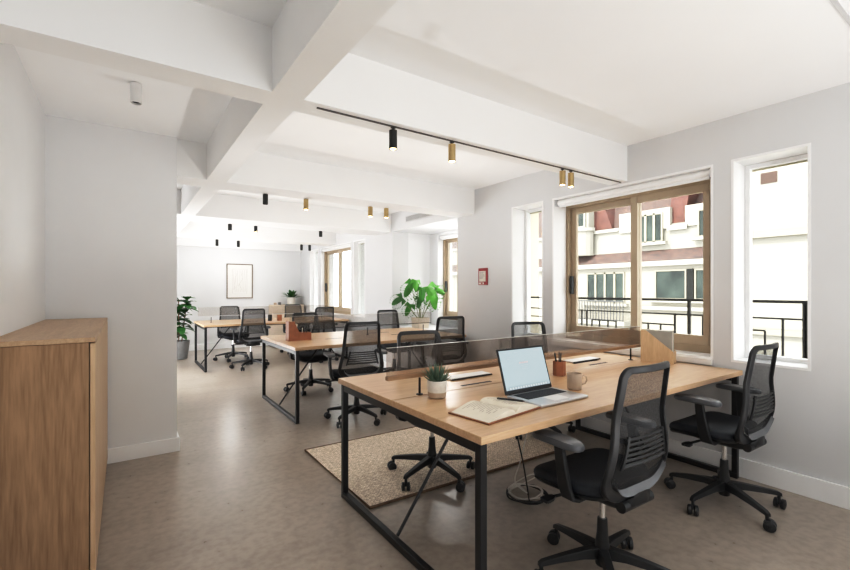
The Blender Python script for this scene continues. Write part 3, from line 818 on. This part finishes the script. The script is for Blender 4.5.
# laptop
def laptop():
    t = thing('laptop_computer', 'open silver laptop showing a pale document on the foreground desk', 'laptop', (1.775, 1.59, T), R(0))
    w, d = .178, .228
    bs = MB().box(-w, -d, .002, w, 0, .015).build('base', M['alu'], t, bevel=.004)
    MB().box(-w+.03, -.118, .015, w-.03, -.018, .0156).build('keyboard_well', M['screen_dark'], bs)
    mb = MB()
    for r in range(6):
        yy = -.030-r*.0158
        n = 14 if r < 5 else 9
        for k in range(n):
            a = -w+.034+k*(2*w-.068)/n; mb.box(a, yy-.006, .0156, a+(2*w-.068)/n-.003, yy+.006, .0175)
    mb.build('keyboard', M['key'], bs)
    MB().box(-.055, -.205, .015, .055, -.128, .0154).build('trackpad', M['white'], bs)
    MB().cyl((-w+.03, .003, .012), (w-.03, .003, .012), .007, seg=12).build('hinge', M['screen_dark'], t, smooth=True)
    lid = bpy.data.objects.new('lid', None); C.objects.link(lid); lid.parent = t; lid.location = (0, .004, .014); lid.rotation_euler = (R(-17), 0, 0)
    H = .236
    MB().box(-w, 0, 0, w, .006, H).build('lid_shell', M['screen_dark'], lid, bevel=.003)
    MB().box(-w+.002, -.0012, .002, w-.002, -.0001, H-.002).build('bezel', M['screen_dark'], lid)
    MB().box(-w+.010, -.0022, .020, w-.010, -.0013, H-.010).build('display', M['screen'], lid)
    # contents of the display
    mb = MB(); rnd = random.Random(9)
    def ln(x0, z, l, hh=.0016): mb.box(x0, -.0027, z, x0+l, -.0023, z+hh)
    for k in range(3): ln(-.14+k*.04, H-.026, .025)
    ln(.09, H-.026, .05)
    ln(-.028, H-.098, .055, .0015); ln(-.018, H-.107, .036, .0015); ln(-.022, H-.116, .044, .0012)
    ln(-.12, H-.05, .03); ln(-.12, H-.058, .02)
    mb.build('text_lines', M['scr_text'], lid)
    mb = MB(); x = -.036
    for wl in (.008, .006, .009, .005, .008, .007, .009):
        mb.box(x, -.0027, H-.086, x+wl, -.0023, H-.079); x += wl+.0025
    mb.build('title_text', M['scr_pink'], lid)
    MB().box(-.150, -.0026, .020, .150, -.0023, .035).build('dock_bar', M['dock'], lid)
    mb = MB()
    for k in range(15):
        a = -.143+k*.0195; mb.box(a, -.003, .0225, a+.012, -.0027, .0325)
    mb.build('dock_icons', M['icon'], lid)
    return t
laptop()

# mug
t = thing('coffee_mug', 'matte beige mug with a handle beside the laptop', 'mug', (2.065, 1.53, T))
MB().lathe([(.034, 0), (.038, .003), (.0395, .05), (.040, .086), (.0385, .088), (.0365, .086), (.036, .02), (.02, .012)], seg=28).build('mug_body', M['mug'], t, smooth=True)
MB().tube([(.037, -.0, .068), (.052, -.002, .074), (.066, -.004, .066), (.069, -.004, .048), (.060, -.003, .030), (.038, 0, .022)], .0045, 8).build('handle', M['mug'], t, smooth=True)
kids(t)[1].rotation_euler = (0, 0, R(-30))

# pencil cup
t = thing('pencil_cup', 'tan hexagonal pencil cup holding dark pencils', 'pencil cup', (2.315, 1.83, T), R(12))
MB().lathe([(.038, 0), (.040, .003), (.040, .092), (.037, .092), (.037, .01), (.01, .01)], seg=6).build('cup', M['terra'], t)
for k, (dx, dy, lx, ly) in enumerate(((-.012, .01, -.022, .012), (.002, .014, -.008, .02), (.012, -.002, .03, .01), (.015, .008, .038, .02), (-.005, -.01, -.015, -.01))):
    p = MB().tube([(dx*.6, dy*.6, .012), (dx+lx*.4, dy+ly*.4, .10), (dx+lx*.7, dy+ly*.7, .135), (dx+lx*.75, dy+ly*.75, .145)], [.0038, .0038, .0036, .0008], 6).build('pencil', M['plastic'] if k != 3 else M['cable_b'], None)
    p.location = t.location; p.rotation_euler = t.rotation_euler
    tag(p, 'dark pencil standing in the tan hexagonal cup', 'pencil', 'pencils in the tan cup')

# magazine file
t = thing('magazine_file', 'plywood magazine file at the window end of the foreground desk', 'magazine file', (3.36, 1.735, T), R(14))
th = .006; L_, W_, H_ = .225, .085, .245
side = [(-L_/2, 0), (L_/2, 0), (L_/2, H_), (L_/2-.035, H_), (-L_/2, .09)]
for sx in (-1, 1):
    MB().prism([(y, z) for y, z in side], 'X', sx*W_/2-th/2, sx*W_/2+th/2).build('side_panel', M['ply'], t, bevel=.001)
MB().box(-W_/2, L_/2-th, 0, W_/2, L_/2, H_).build('back_panel', M['ply'], t)
MB().box(-W_/2, -L_/2, 0, W_/2, -L_/2+th, .09).build('front_panel', M['ply'], t)
MB().box(-W_/2, -L_/2, 0, W_/2, L_/2, th).build('bottom_panel', M['ply'], t)
for k, dx in enumerate((-.022, .0, .022)):
    f = MB().box(-.009, -.100, 0, .009, .102, .238).build('grey_folder', M['folder'] if k != 1 else M['paper'], None, bevel=.001)
    f.location = (3.36+dx*math.cos(R(14)), 1.735+dx*math.sin(R(14)), T+.0065); f.rotation_euler = (0, 0, R(14))
    tag(f, ['grey folder standing in the magazine file on the side away from the window', 'pale paper folder in the middle of the magazine file', 'grey folder in the magazine file on the window side'][k], 'folder')

# ------------------------------------------------------------------ cables
def cr(pts, n=8):
    P = [Vector(p) for p in pts]; out = []
    for i in range(len(P)-1):
        p0, p1, p2, p3 = P[max(i-1, 0)], P[i], P[i+1], P[min(i+2, len(P)-1)]
        for k in range(n):
            t = k/n
            out.append(.5*((2*p1)+(-p0+p2)*t+(2*p0-5*p1+4*p2-p3)*t*t+(-p0+3*p1-3*p2+p3)*t**3))
    return out+[P[-1]]
def coil(cx, cy, rx, turns, z0, ph, seed):
    rnd = random.Random(seed); pts = []
    for i in range(int(turns*10)):
        a = ph+2*PI*i/10; rr = rx*(1+rnd.uniform(-.12, .12))
        pts.append((cx+rr*math.cos(a)+rnd.uniform(-.01, .01), cy+rr*math.sin(a)*.95, z0+rnd.uniform(0, .018)+.004*(i/10)))
    return pts
cb = cr([(1.86, 1.80, .66), (1.87, 1.79, .5), (1.90, 1.76, .3), (1.98, 1.80, .12)]+coil(2.06, 1.88, .125, 3.4, .008, -2.2, 1))
o = MB().tube(cb, .0045, 6).build('power_cable', M['cable_b'], smooth=True)
tag(o, 'black power cable hanging from the foreground desk into a coil on the floor', 'cable')
cw = cr([(1.93, 1.78, .66), (1.95, 1.77, .5), (1.93, 1.80, .3), (1.92, 1.84, .15), (1.98, 1.80, .08)]+coil(2.055, 1.88, .10, 2.3, .028, 1.2, 4)+[(2.10, 1.83, .14), (2.02, 1.82, .17), (1.93, 1.90, .09), (2.0, 1.95, .03)])
o = MB().tube(cw, .0038, 6).build('charging_cable', M['cable_w'], smooth=True)
tag(o, 'white charging cable looped over the black coil on the floor', 'cable')

# ------------------------------------------------------------------ desk 2 organizer, desk 3 items
t = thing('desk_organizer', 'tan wooden desk organizer with tall back on the middle desk', 'organizer', (1.575, 4.74, T), R(0))
MB().prism([(-.125, 0), (.125, 0), (.125, .085), (-.005, .085), (-.06, .20), (-.125, .215)], 'Y', -.055, -.045).build('front_panel', M['terra'], t)
MB().prism([(-.125, 0), (.125, 0), (.125, .085), (-.005, .085), (-.06, .20), (-.125, .215)], 'Y', .045, .055).build('back_panel', M['terra'], t)
MB().box(-.125, -.045, 0, -.117, .045, .21).box(.117, -.045, 0, .125, .045, .085).box(-.01, -.045, 0, -.002, .045, .085).box(-.125, -.045, 0, .125, .045, .006).build('dividers', M['terra'], t)
for k, (dx, c, lab) in enumerate(((-.085, 'terra', 'tan booklet standing tall in the desk organizer'), (-.055, 'paper', 'pale booklet standing in the desk organizer'))):
    f = MB().box(-.008, -.038, 0, .008, .038, .205-.03*k).build('booklet', M[c], None, bevel=.001)
    f.location = (1.575+dx, 4.74, T+.007); f.rotation_euler = (0, R(8), 0)
    tag(f, lab, 'booklet')
for k, dx in enumerate((.03, .06, .085)):
    p = MB().tube([(0, 0, 0), (.012, 0, .12), (.013, 0, .128)], [.004, .004, .001], 6).build('pencil', M['plastic'] if k else M['paper'], None, loc=(1.575+dx, 4.735+.01*k, T+.007))
    tag(p, 'pencil standing in the low end of the desk organizer', 'pencil', 'pencils in the desk organizer')
def tube_holder(x, y, w, h, m, label):
    o = MB().lathe([(w*.9, 0), (w, .003), (w, h), (w-.004, h), (w-.004, .01), (.01, .01)], seg=4 if m == 'terra' else 16).build('pen_holder', M[m], loc=(x, y, T))
    o.rotation_euler = (0, 0, PI/4)
    tag(o, label, 'pen holder')
tube_holder(2.30, 7.98, .05, .105, 'terra', 'square tan pen holder on the farthest desk')
tube_holder(2.14, 8.0, .035, .11, 'plastic', 'dark round pen holder on the farthest desk')

# ------------------------------------------------------------------ far cabinet, plants, print
t = thing('low_cabinet', 'pale wooden low cabinet against the far wall under a plant', 'cabinet', (3.1, 10.2, 0))
MB().box(-.35, -.19, .06, .35, .19, .95).build('body', M['pale'], t, bevel=.003)
MB().box(-.33, -.17, 0, .33, .17, .06).build('plinth', M['plastic'], t)
for sx in (-1, 1):
    MB().box(min(0.003*sx, .345*sx), -.208, .08, max(0.003*sx, .345*sx), -.191, .93).build('door', M['pale'], t, bevel=.002)
for (x, hh, c, lab) in ((2.83, .05, 'mug', 'small clay cup at the left end of the low cabinet'), (2.93, .06, 'pot_g', 'small grey jar on the low cabinet beside the clay cup')):
    o = MB().lathe([(.03, 0), (.034, .004), (.034, hh), (.030, hh), (.030, .01), (.01, .01)], seg=14).build('small_jar', M[c], loc=(x, 10.15, .9505), smooth=True)
    tag(o, lab, 'jar')
def leaf_mesh(mb, base, d, L_, W_, droop=.3, seg=6, fold=.12):
    """a pointed oval leaf along d"""
    d = Vector(d).normalized(); sd = d.cross(Vector((0, 0, 1)))
    if sd.length < .1: sd = Vector((1, 0, 0))
    sd.normalize(); up = sd.cross(d).normalized()
    prev = None; p = Vector(base)
    for i in range(seg+1):
        f = i/seg; w = W_*math.sin(PI*min(.98, f*.9+.05))**.8
        c = p+d*L_*f-Vector((0, 0, 1))*droop*L_*f*f
        row = [mb.bm.verts.new(c-sd*w/2+up*w*fold), mb.bm.verts.new(c), mb.bm.verts.new(c+sd*w/2+up*w*fold)]
        if prev:
            for k in range(2): mb.bm.faces.new((prev[k], prev[k+1], row[k+1], row[k]))
        prev = row
t = thing('potted_plant', 'small strappy green plant in a cream pot on the low cabinet', 'plant', (3.21, 10.18, .9505))
t.scale = (1.3, 1.3, 1.3)
MB().lathe([(.055, 0), (.062, .005), (.075, .13), (.068, .13), (.066, .10)], seg=20).build('pot', M['pot'], t, smooth=True)
MB().lathe([(.064, .09), (.064, .11)], seg=16).build('soil', M['soil'], t)
mb = MB(); rnd = random.Random(11)
for k in range(34):
    a = rnd.uniform(0, 2*PI); ti = rnd.uniform(.15, 1.1)
    leaf_mesh(mb, (.02*math.cos(a), .02*math.sin(a), .10), (math.cos(a)*math.sin(ti), math.sin(a)*math.sin(ti), math.cos(ti)), rnd.uniform(.18, .27), .05, .35)
mb.build('leaves', M['leaf_d'], t, smooth=True, normals=False)

t = thing('fiddle_leaf_plant', 'tall dark-leaved potted plant in a grey pot beside the farthest desk', 'plant', (.83, 9.35, 0))
MB().lathe([(.13, 0), (.15, .01), (.19, .34), (.175, .34), (.17, .29)], seg=28).build('pot', M['pot_g'], t, smooth=True)
MB().lathe([(.17, .26), (.17, .30)], seg=20).build('soil', M['soil'], t)
mb = MB(); stems = []
for k, (dx, dy) in enumerate(((0, 0), (.05, .02), (-.04, .03))):
    pts = [(dx, dy, .28), (dx*1.5+.01, dy*1.5, .6), (dx*2.4, dy*2, .9), (dx*3, dy*3, 1.12)]
    mb.tube(cr(pts, 4), .010, 6); stems.append(cr(pts, 8))
mb.build('stem', M['bark'], t, smooth=True)
mb = MB(); rnd = random.Random(21)
for s_ in stems:
    for k in range(30):
        p = s_[rnd.randrange(4, len(s_))]; a = rnd.uniform(0, 2*PI); e = rnd.uniform(-.15, .8)
        leaf_mesh(mb, p, (math.cos(a)*math.cos(e), math.sin(a)*math.cos(e), math.sin(e)), rnd.uniform(.17, .28), rnd.uniform(.11, .16), .4)
mb.build('leaves', M['leaf_d'], t, smooth=True, normals=False)

# monstera on a white ledge in the bay
struct(MB().box(XW+.10, BAY1-.88, 0, XBAY, BAY1, .71), 'trim_22', M['wall'], .004)
def monstera(loc, sc=.86):
    t = thing('monstera_plant', 'monstera with split green leaves in a square pale pot in the bay', 'plant', loc)
    MB().loft([[(x, y, z) for x, y in sup((a, a), 8, 24)] for z, a in ((0, .122), (.01, .12), (.20, .135), (.20, .122), (.16, .118))]).build('pot', M['pot_m'], t, smooth=True)
    MB().box(-.115, -.115, .14, .115, .115, .17).build('soil', M['soil'], t)
    # leaves: (dx, dz, size, rotation in plane, mat) in the plane facing the room
    view = Vector((-.567, -.824, 0)); rt = Vector((.824, -.567, 0)); up = Vector((0, 0, 1))
    L = [(-.20, .56, .31, 150, 'leaf'), (.20, .47, .36, -150, 'leaf_b'), (-.40, .33, .24, 120, 'leaf_d'), (-.22, .17, .23, 160, 'leaf'), (.03, .46, .27, 178, 'leaf'), (.24, .31, .25, -165, 'leaf_b'), (.34, .50, .22, -110, 'leaf_b'), (-.02, .30, .20, 170, 'leaf_d'), (-.08, .62, .20, 175, 'leaf_b')]
    for k, (dx, dz, s_, rot, m) in enumerate(L):
        c = rt*dx+up*(dz+.20)+view*(-.03+.06*((k*7) % 3))*1.0
        nrm = (view+up*.25+rt*(.2*((k % 3)-1))).normalized()
        ax = (rt*math.sin(-R(rot))*1+up*math.cos(R(rot)))
        ax = (ax-nrm*ax.dot(nrm)).normalized(); sd = ax.cross(nrm).normalized()
        # heart-shaped blade cut into fingers, joined along the midrib
        mb = MB(); n = 7
        base = c-ax*s_*.36
        def Wd(f): return .60*math.sin(PI*(.15+.85*min(1, f)))**.55
        def pt(side_, f, r):
            f = max(0, min(1.0, f)); a_ = f*.92+(.20*r if f > .12 else -.16*r)*(1-f*.4)
            return base+ax*s_*a_+sd*side_*Wd(f)*s_*r-nrm*(.20*s_*r*r)-up*(.12*s_*a_*a_)
        for side_ in (-1, 1):
            for i in range(n):
                f0, f1 = i/n, (i+1)/n; g = .40/n if i > 0 else 0
                mb.face([pt(side_, f0, 0), pt(side_, f1, 0), pt(side_, f1, .38), pt(side_, f0, .38)])
                mb.face([pt(side_, f0+g, .38), pt(side_, f1-g, .38), pt(side_, f1-g*1.3, .75), pt(side_, f0+g*1.3, .75)])
                mb.face([pt(side_, f0+g*1.3, .75), pt(side_, f1-g*1.3, .75), pt(side_, f1-g*2.2, .98), pt(side_, f0+g*1.6, .96)])
        mb.build('leaf', M[m], t, normals=False)
        st = MB().tube(cr([(rt*dx*.08)+up*.16, rt*dx*.45+up*(.16+(dz)*.55), base*.5+c*.5-nrm*.006], 5), .0055, 6)
        st.build('stalk', M['stem'], t, smooth=True)
    return t
m_ = monstera((3.70, 5.50, .7105)); m_.scale = (.82, .82, .82)

t = thing('framed_print', 'framed pale line-art print on the far wall', 'picture', (2.13, YF-.002, 1.49))
mb = MB(); w, h, f = .275, .385, .018
mb.box(-w, -.03, -h, -w+f, 0, h).box(w-f, -.03, -h, w, 0, h).box(-w+f, -.03, -h, w-f, 0, -h+f).box(-w+f, -.03, h-f, w-f, 0, h)
mb.build('picture_frame', M['frame'], t)
MB().box(-w+f, -.012, -h+f, w-f, -.004, h-f).build('print_sheet', M['canvas'], t)
mb = MB()
def stroke(pts): mb.tube([(x, -.014, z) for x, z in pts], .0035, 4)
for x in (-.13, -.09, -.05, .0, .05, .09, .13): stroke([(x*1.1, .25), (x, 0), (x*.8+.01, -.24)])
stroke([(-.16, .27), (.16, .27), (.15, -.28), (-.15, -.28), (-.16, .27)])
stroke([(-.05, .20), (-.10, .05), (-.13, -.2), (-.02, -.05), (.05, -.2)]); stroke([(.02, .22), (.06, .05), (-.04, -.12)])
mb.build('line_drawing', M['line'], t)

# red notice on the window wall
t = thing('wall_notice', 'small red-bordered notice on the wall by the narrow window', 'sign', (XW-.001, 3.885, 1.452))
MB().box(-.010, -.078, -.100, 0, .078, .100).build('board', M['red'], t, bevel=.001)
MB().box(-.0115, -.05, -.060, -.0100, .062, .066).build('text_panel', M['signw'], t)
mb = MB(); rnd = random.Random(2)
for j in range(6):
    y = .054; z = .045-j*.014
    while y > -.02+.02*rnd.random():
        w = rnd.uniform(.008, .02); mb.box(-.0122, y-w, z, -.0114, y, z+.005); y -= w+.004
mb.build('printed_text', M['ink'], t)
MB().box(-.0112, -.02, -.092, -.0100, .066, -.070).build('lower_panel', M['signw'], t)
MB().box(-.0122, .0, -.088, -.0112, .03, -.074).build('pictogram', M['red'], t)

# air vent on the bulkhead
t = thing('air_vent', 'slatted grey air vent high above the bay', 'vent', (XW-.001, 5.22, 2.365))
MB().box(-.012, -.40, -.045, 0, .40, .045).build('vent_frame', M['vent'], t, bevel=.002)
mb = MB()
for k in range(46):
    y = -.385+k*.0168; mb.box(-.0135, y, -.035, -.0118, y+.009, .035)
mb.build('vent_slats', M['ventd'], t)

# ------------------------------------------------------------------ lighting fixtures
def rail_fix(y, x0, x1, label):
    t = thing('lighting_track', label, 'track', ((x0+x1)/2, y, ZB-.0005))
    h = (x1-x0)/2
    MB().box(-h, -.005, -.006, h, .005, 0).build('rail', M['track'], t)
rail_fix(2.125, .80, 3.50, 'thin black lighting track under the nearest beam')
G = 'small cylindrical ceiling spotlights'
def spot(x, y, z, kind, label, stem=.02, on=True, h=.105, r=.0225, warm=2.2):
    t = thing('ceiling_spotlight', label, 'spotlight', (x, y, z), group=G)
    MB().cyl((0, 0, 0), (0, 0, -stem), .006, seg=8).box(-.012, -.008, -.006, .012, .008, 0).build('mount', M['plastic'], t)
    MB().lathe([(r, -stem), (r, -stem-h), (r-.003, -stem-h), (r-.003, -stem-h+.018)], seg=24, cap1=False).build('shade', M[kind], t, smooth=True)
    if on:
        MB().lathe([(r-.005, -stem-h+.012), (r-.004, -stem-h+.006), (r-.010, -stem-h+.001)], seg=16).build('bulb', M['bulb'], t, smooth=True)
        l = bpy.data.lights.new('spot_lamp', 'SPOT'); l.energy = warm; l.color = (1, .80, .55); l.spot_size = R(80); l.spot_blend = .7; l.shadow_soft_size = .02
        lo = bpy.data.objects.new('spot_lamp', l); C.objects.link(lo); lo.parent = t; lo.location = (0, 0, -stem-h-.006)
    else:
        MB().lathe([(r-.004, -stem-h+.012), (r-.006, -stem-h+.010)], seg=16).build('lens', M['cable_b'], t)
    return t
G = 'small cylindrical ceiling spotlights'
zt = ZB-.008
spot(1.245, 2.125, zt, 'blacklamp', 'black spotlight lit warm, on the nearest track', .018)
spot(1.665, 2.125, zt, 'brass', 'brass spotlight right of the black one on the nearest track', .018)
spot(2.725, 2.125, zt, 'brass', 'left of the two paired brass spotlights near the window', .018)
spot(2.825, 2.125, zt, 'brass', 'right of the two paired brass spotlights near the window', .018)
spot(1.115, 4.33, ZB, 'blacklamp', 'black spotlight under the second beam', .004, False, .095, .024)
spot(1.515, 4.33, ZB, 'brass', 'brass spotlight under the second beam beside the black one', .004, True, .105, .024)
spot(2.245, 4.33, ZB, 'brass', 'left brass spotlight of the pair left of the air vent', .004, True, .105, .026)
spot(2.43, 4.30, ZB, 'brass', 'right brass spotlight of the pair left of the air vent', .004, True, .105, .026)
spot(1.21, 6.56, ZB, 'blacklamp', 'black spotlight under the third beam, left one', .004, False, .085, .026)
spot(1.555, 6.56, ZB, 'blacklamp', 'black spotlight under the third beam, right of the left one', .004, True, .085, .024)
spot(2.53, 6.56, ZB, 'blacklamp', 'black spotlight under the third beam nearest the far bronze window', .004, False, .085, .026)
for x, lab in ((1.385, 'leftmost black spotlight under the fourth beam'), (1.75, 'second black spotlight from left under the fourth beam'), (2.95, 'third black spotlight from left under the fourth beam'), (3.12, 'rightmost black spotlight under the fourth beam')):
    spot(x, 8.70, ZB, 'blacklamp', lab, .004, False, .115, .026)
spot(.055, 3.10, ZC, 'white', 'white cylindrical spotlight on the ceiling above the oak cabinet', .004, False, .115, .030)
# ceiling strip in the top right corner
o = MB().box(-.6, -.009, -.006, .5, .009, 0).build('ceiling_strip', M['vent'], loc=(3.0, .537, ZC-.0003))
tag(o, 'thin grey recessed strip on the ceiling in the top right corner', 'strip')

# ------------------------------------------------------------------ light
w = bpy.data.worlds.new('World'); scene.world = w; w.use_nodes = True
bg = w.node_tree.nodes['Background']; bg.inputs['Color'].default_value = (.93, .96, 1.0, 1); bg.inputs['Strength'].default_value = 4.0
sun = bpy.data.lights.new('Sun', 'SUN'); sun.energy = 4.0; sun.angle = R(3); sun.color = (1, .95, .86)
so = bpy.data.objects.new('Sun', sun); C.objects.link(so)
d = Vector((.72, -.22, -.66)); so.rotation_euler = d.to_track_quat('-Z', 'Y').to_euler()
def area(name, loc, direction, sx, sy, e, col=(1, 1, 1)):
    l = bpy.data.lights.new(name, 'AREA'); l.shape = 'RECTANGLE'; l.size = sx; l.size_y = sy; l.energy = e; l.color = col
    o = bpy.data.objects.new(name, l); C.objects.link(o); o.location = loc
    o.rotation_euler = Vector(direction).to_track_quat('-Z', 'Z').to_euler()
    return o
area('bounce_fill', (2.0, -1.2, .5), (0, .12, 1), 2.4, 2.0, 27, (1, .99, .97))  # added fill behind the camera, no such fixture in the room
area('wall_fill', (1.3, -1.8, 1.6), (-.25, 1, 0), 1.4, 1.0, 9, (.97, .99, 1))  # added fill behind the camera, brightens the partition
area('far_side_fill', (-.40, 7.4, 1.35), (1, 0, .3), 5.0, 1.9, 120, (.98, .99, 1))  # added fill kept out of view by the partition, not a fixture
def ceiling_fill(x, y, z, e, size=165):  # added unseen source that brightens the ceiling between beams, not a fixture
    l = bpy.data.lights.new('ceiling_fill', 'SPOT'); l.energy = e; l.color = (1, .99, .97); l.spot_size = R(size); l.spot_blend = 1; l.shadow_soft_size = 0
    o = bpy.data.objects.new('ceiling_fill', l); C.objects.link(o); o.location = (x, y, z); o.rotation_euler = (PI, 0, 0)
UP = 10.5
for x, y, k in ((1.35, 3.15, 1), (2.75, 3.15, 1), (1.5, 5.25, 1), (2.8, 5.25, .8), (2.1, 7.4, 1), (2.1, 9.5, .8), (.1, 3.1, .35)):
    ceiling_fill(x, y, 1.15, UP*k)
def fill(x, y, z, e):  # added unseen point source, brightens the bay and far wall
    l = bpy.data.lights.new('fill', 'POINT'); l.energy = e; l.shadow_soft_size = 0; l.color = (.98, .99, 1)
    o = bpy.data.objects.new('fill', l); C.objects.link(o); o.location = (x, y, z)
fill(3.85, 5.0, 1.75, 6); fill(1.7, 9.2, 1.7, 8)
# ------------------------------------------------------------------ camera
cam = bpy.data.cameras.new('Camera'); co = bpy.data.objects.new('Camera', cam); C.objects.link(co)
cam.sensor_width = 36; cam.lens = 436/850*36; cam.shift_y = 5/850; cam.clip_start = .02; cam.clip_end = 200
co.location = (0, 0, 1.292); co.rotation_euler = (PI/2, 0, -.603)
scene.camera = co
vs = scene.view_settings
vs.view_transform = 'Standard'; vs.look = 'None'; vs.exposure = .76
vs.use_curve_mapping = True
cm = vs.curve_mapping; cm.white_level = (2, 2, 2)
cv = cm.curves[3]
PTS = [(0, 0), (.01, .014), (.03, .05), (.08, .19), (.15, .40), (.25, .59), (.5, .79), (1, .93)]
cv.points[0].location = PTS[0]; cv.points[-1].location = PTS[-1]
for p in PTS[1:-1]: cv.points.new(*p)
cm.update()
scene.cycles.max_bounces = 14; scene.cycles.diffuse_bounces = 8; scene.cycles.transparent_max_bounces = 24
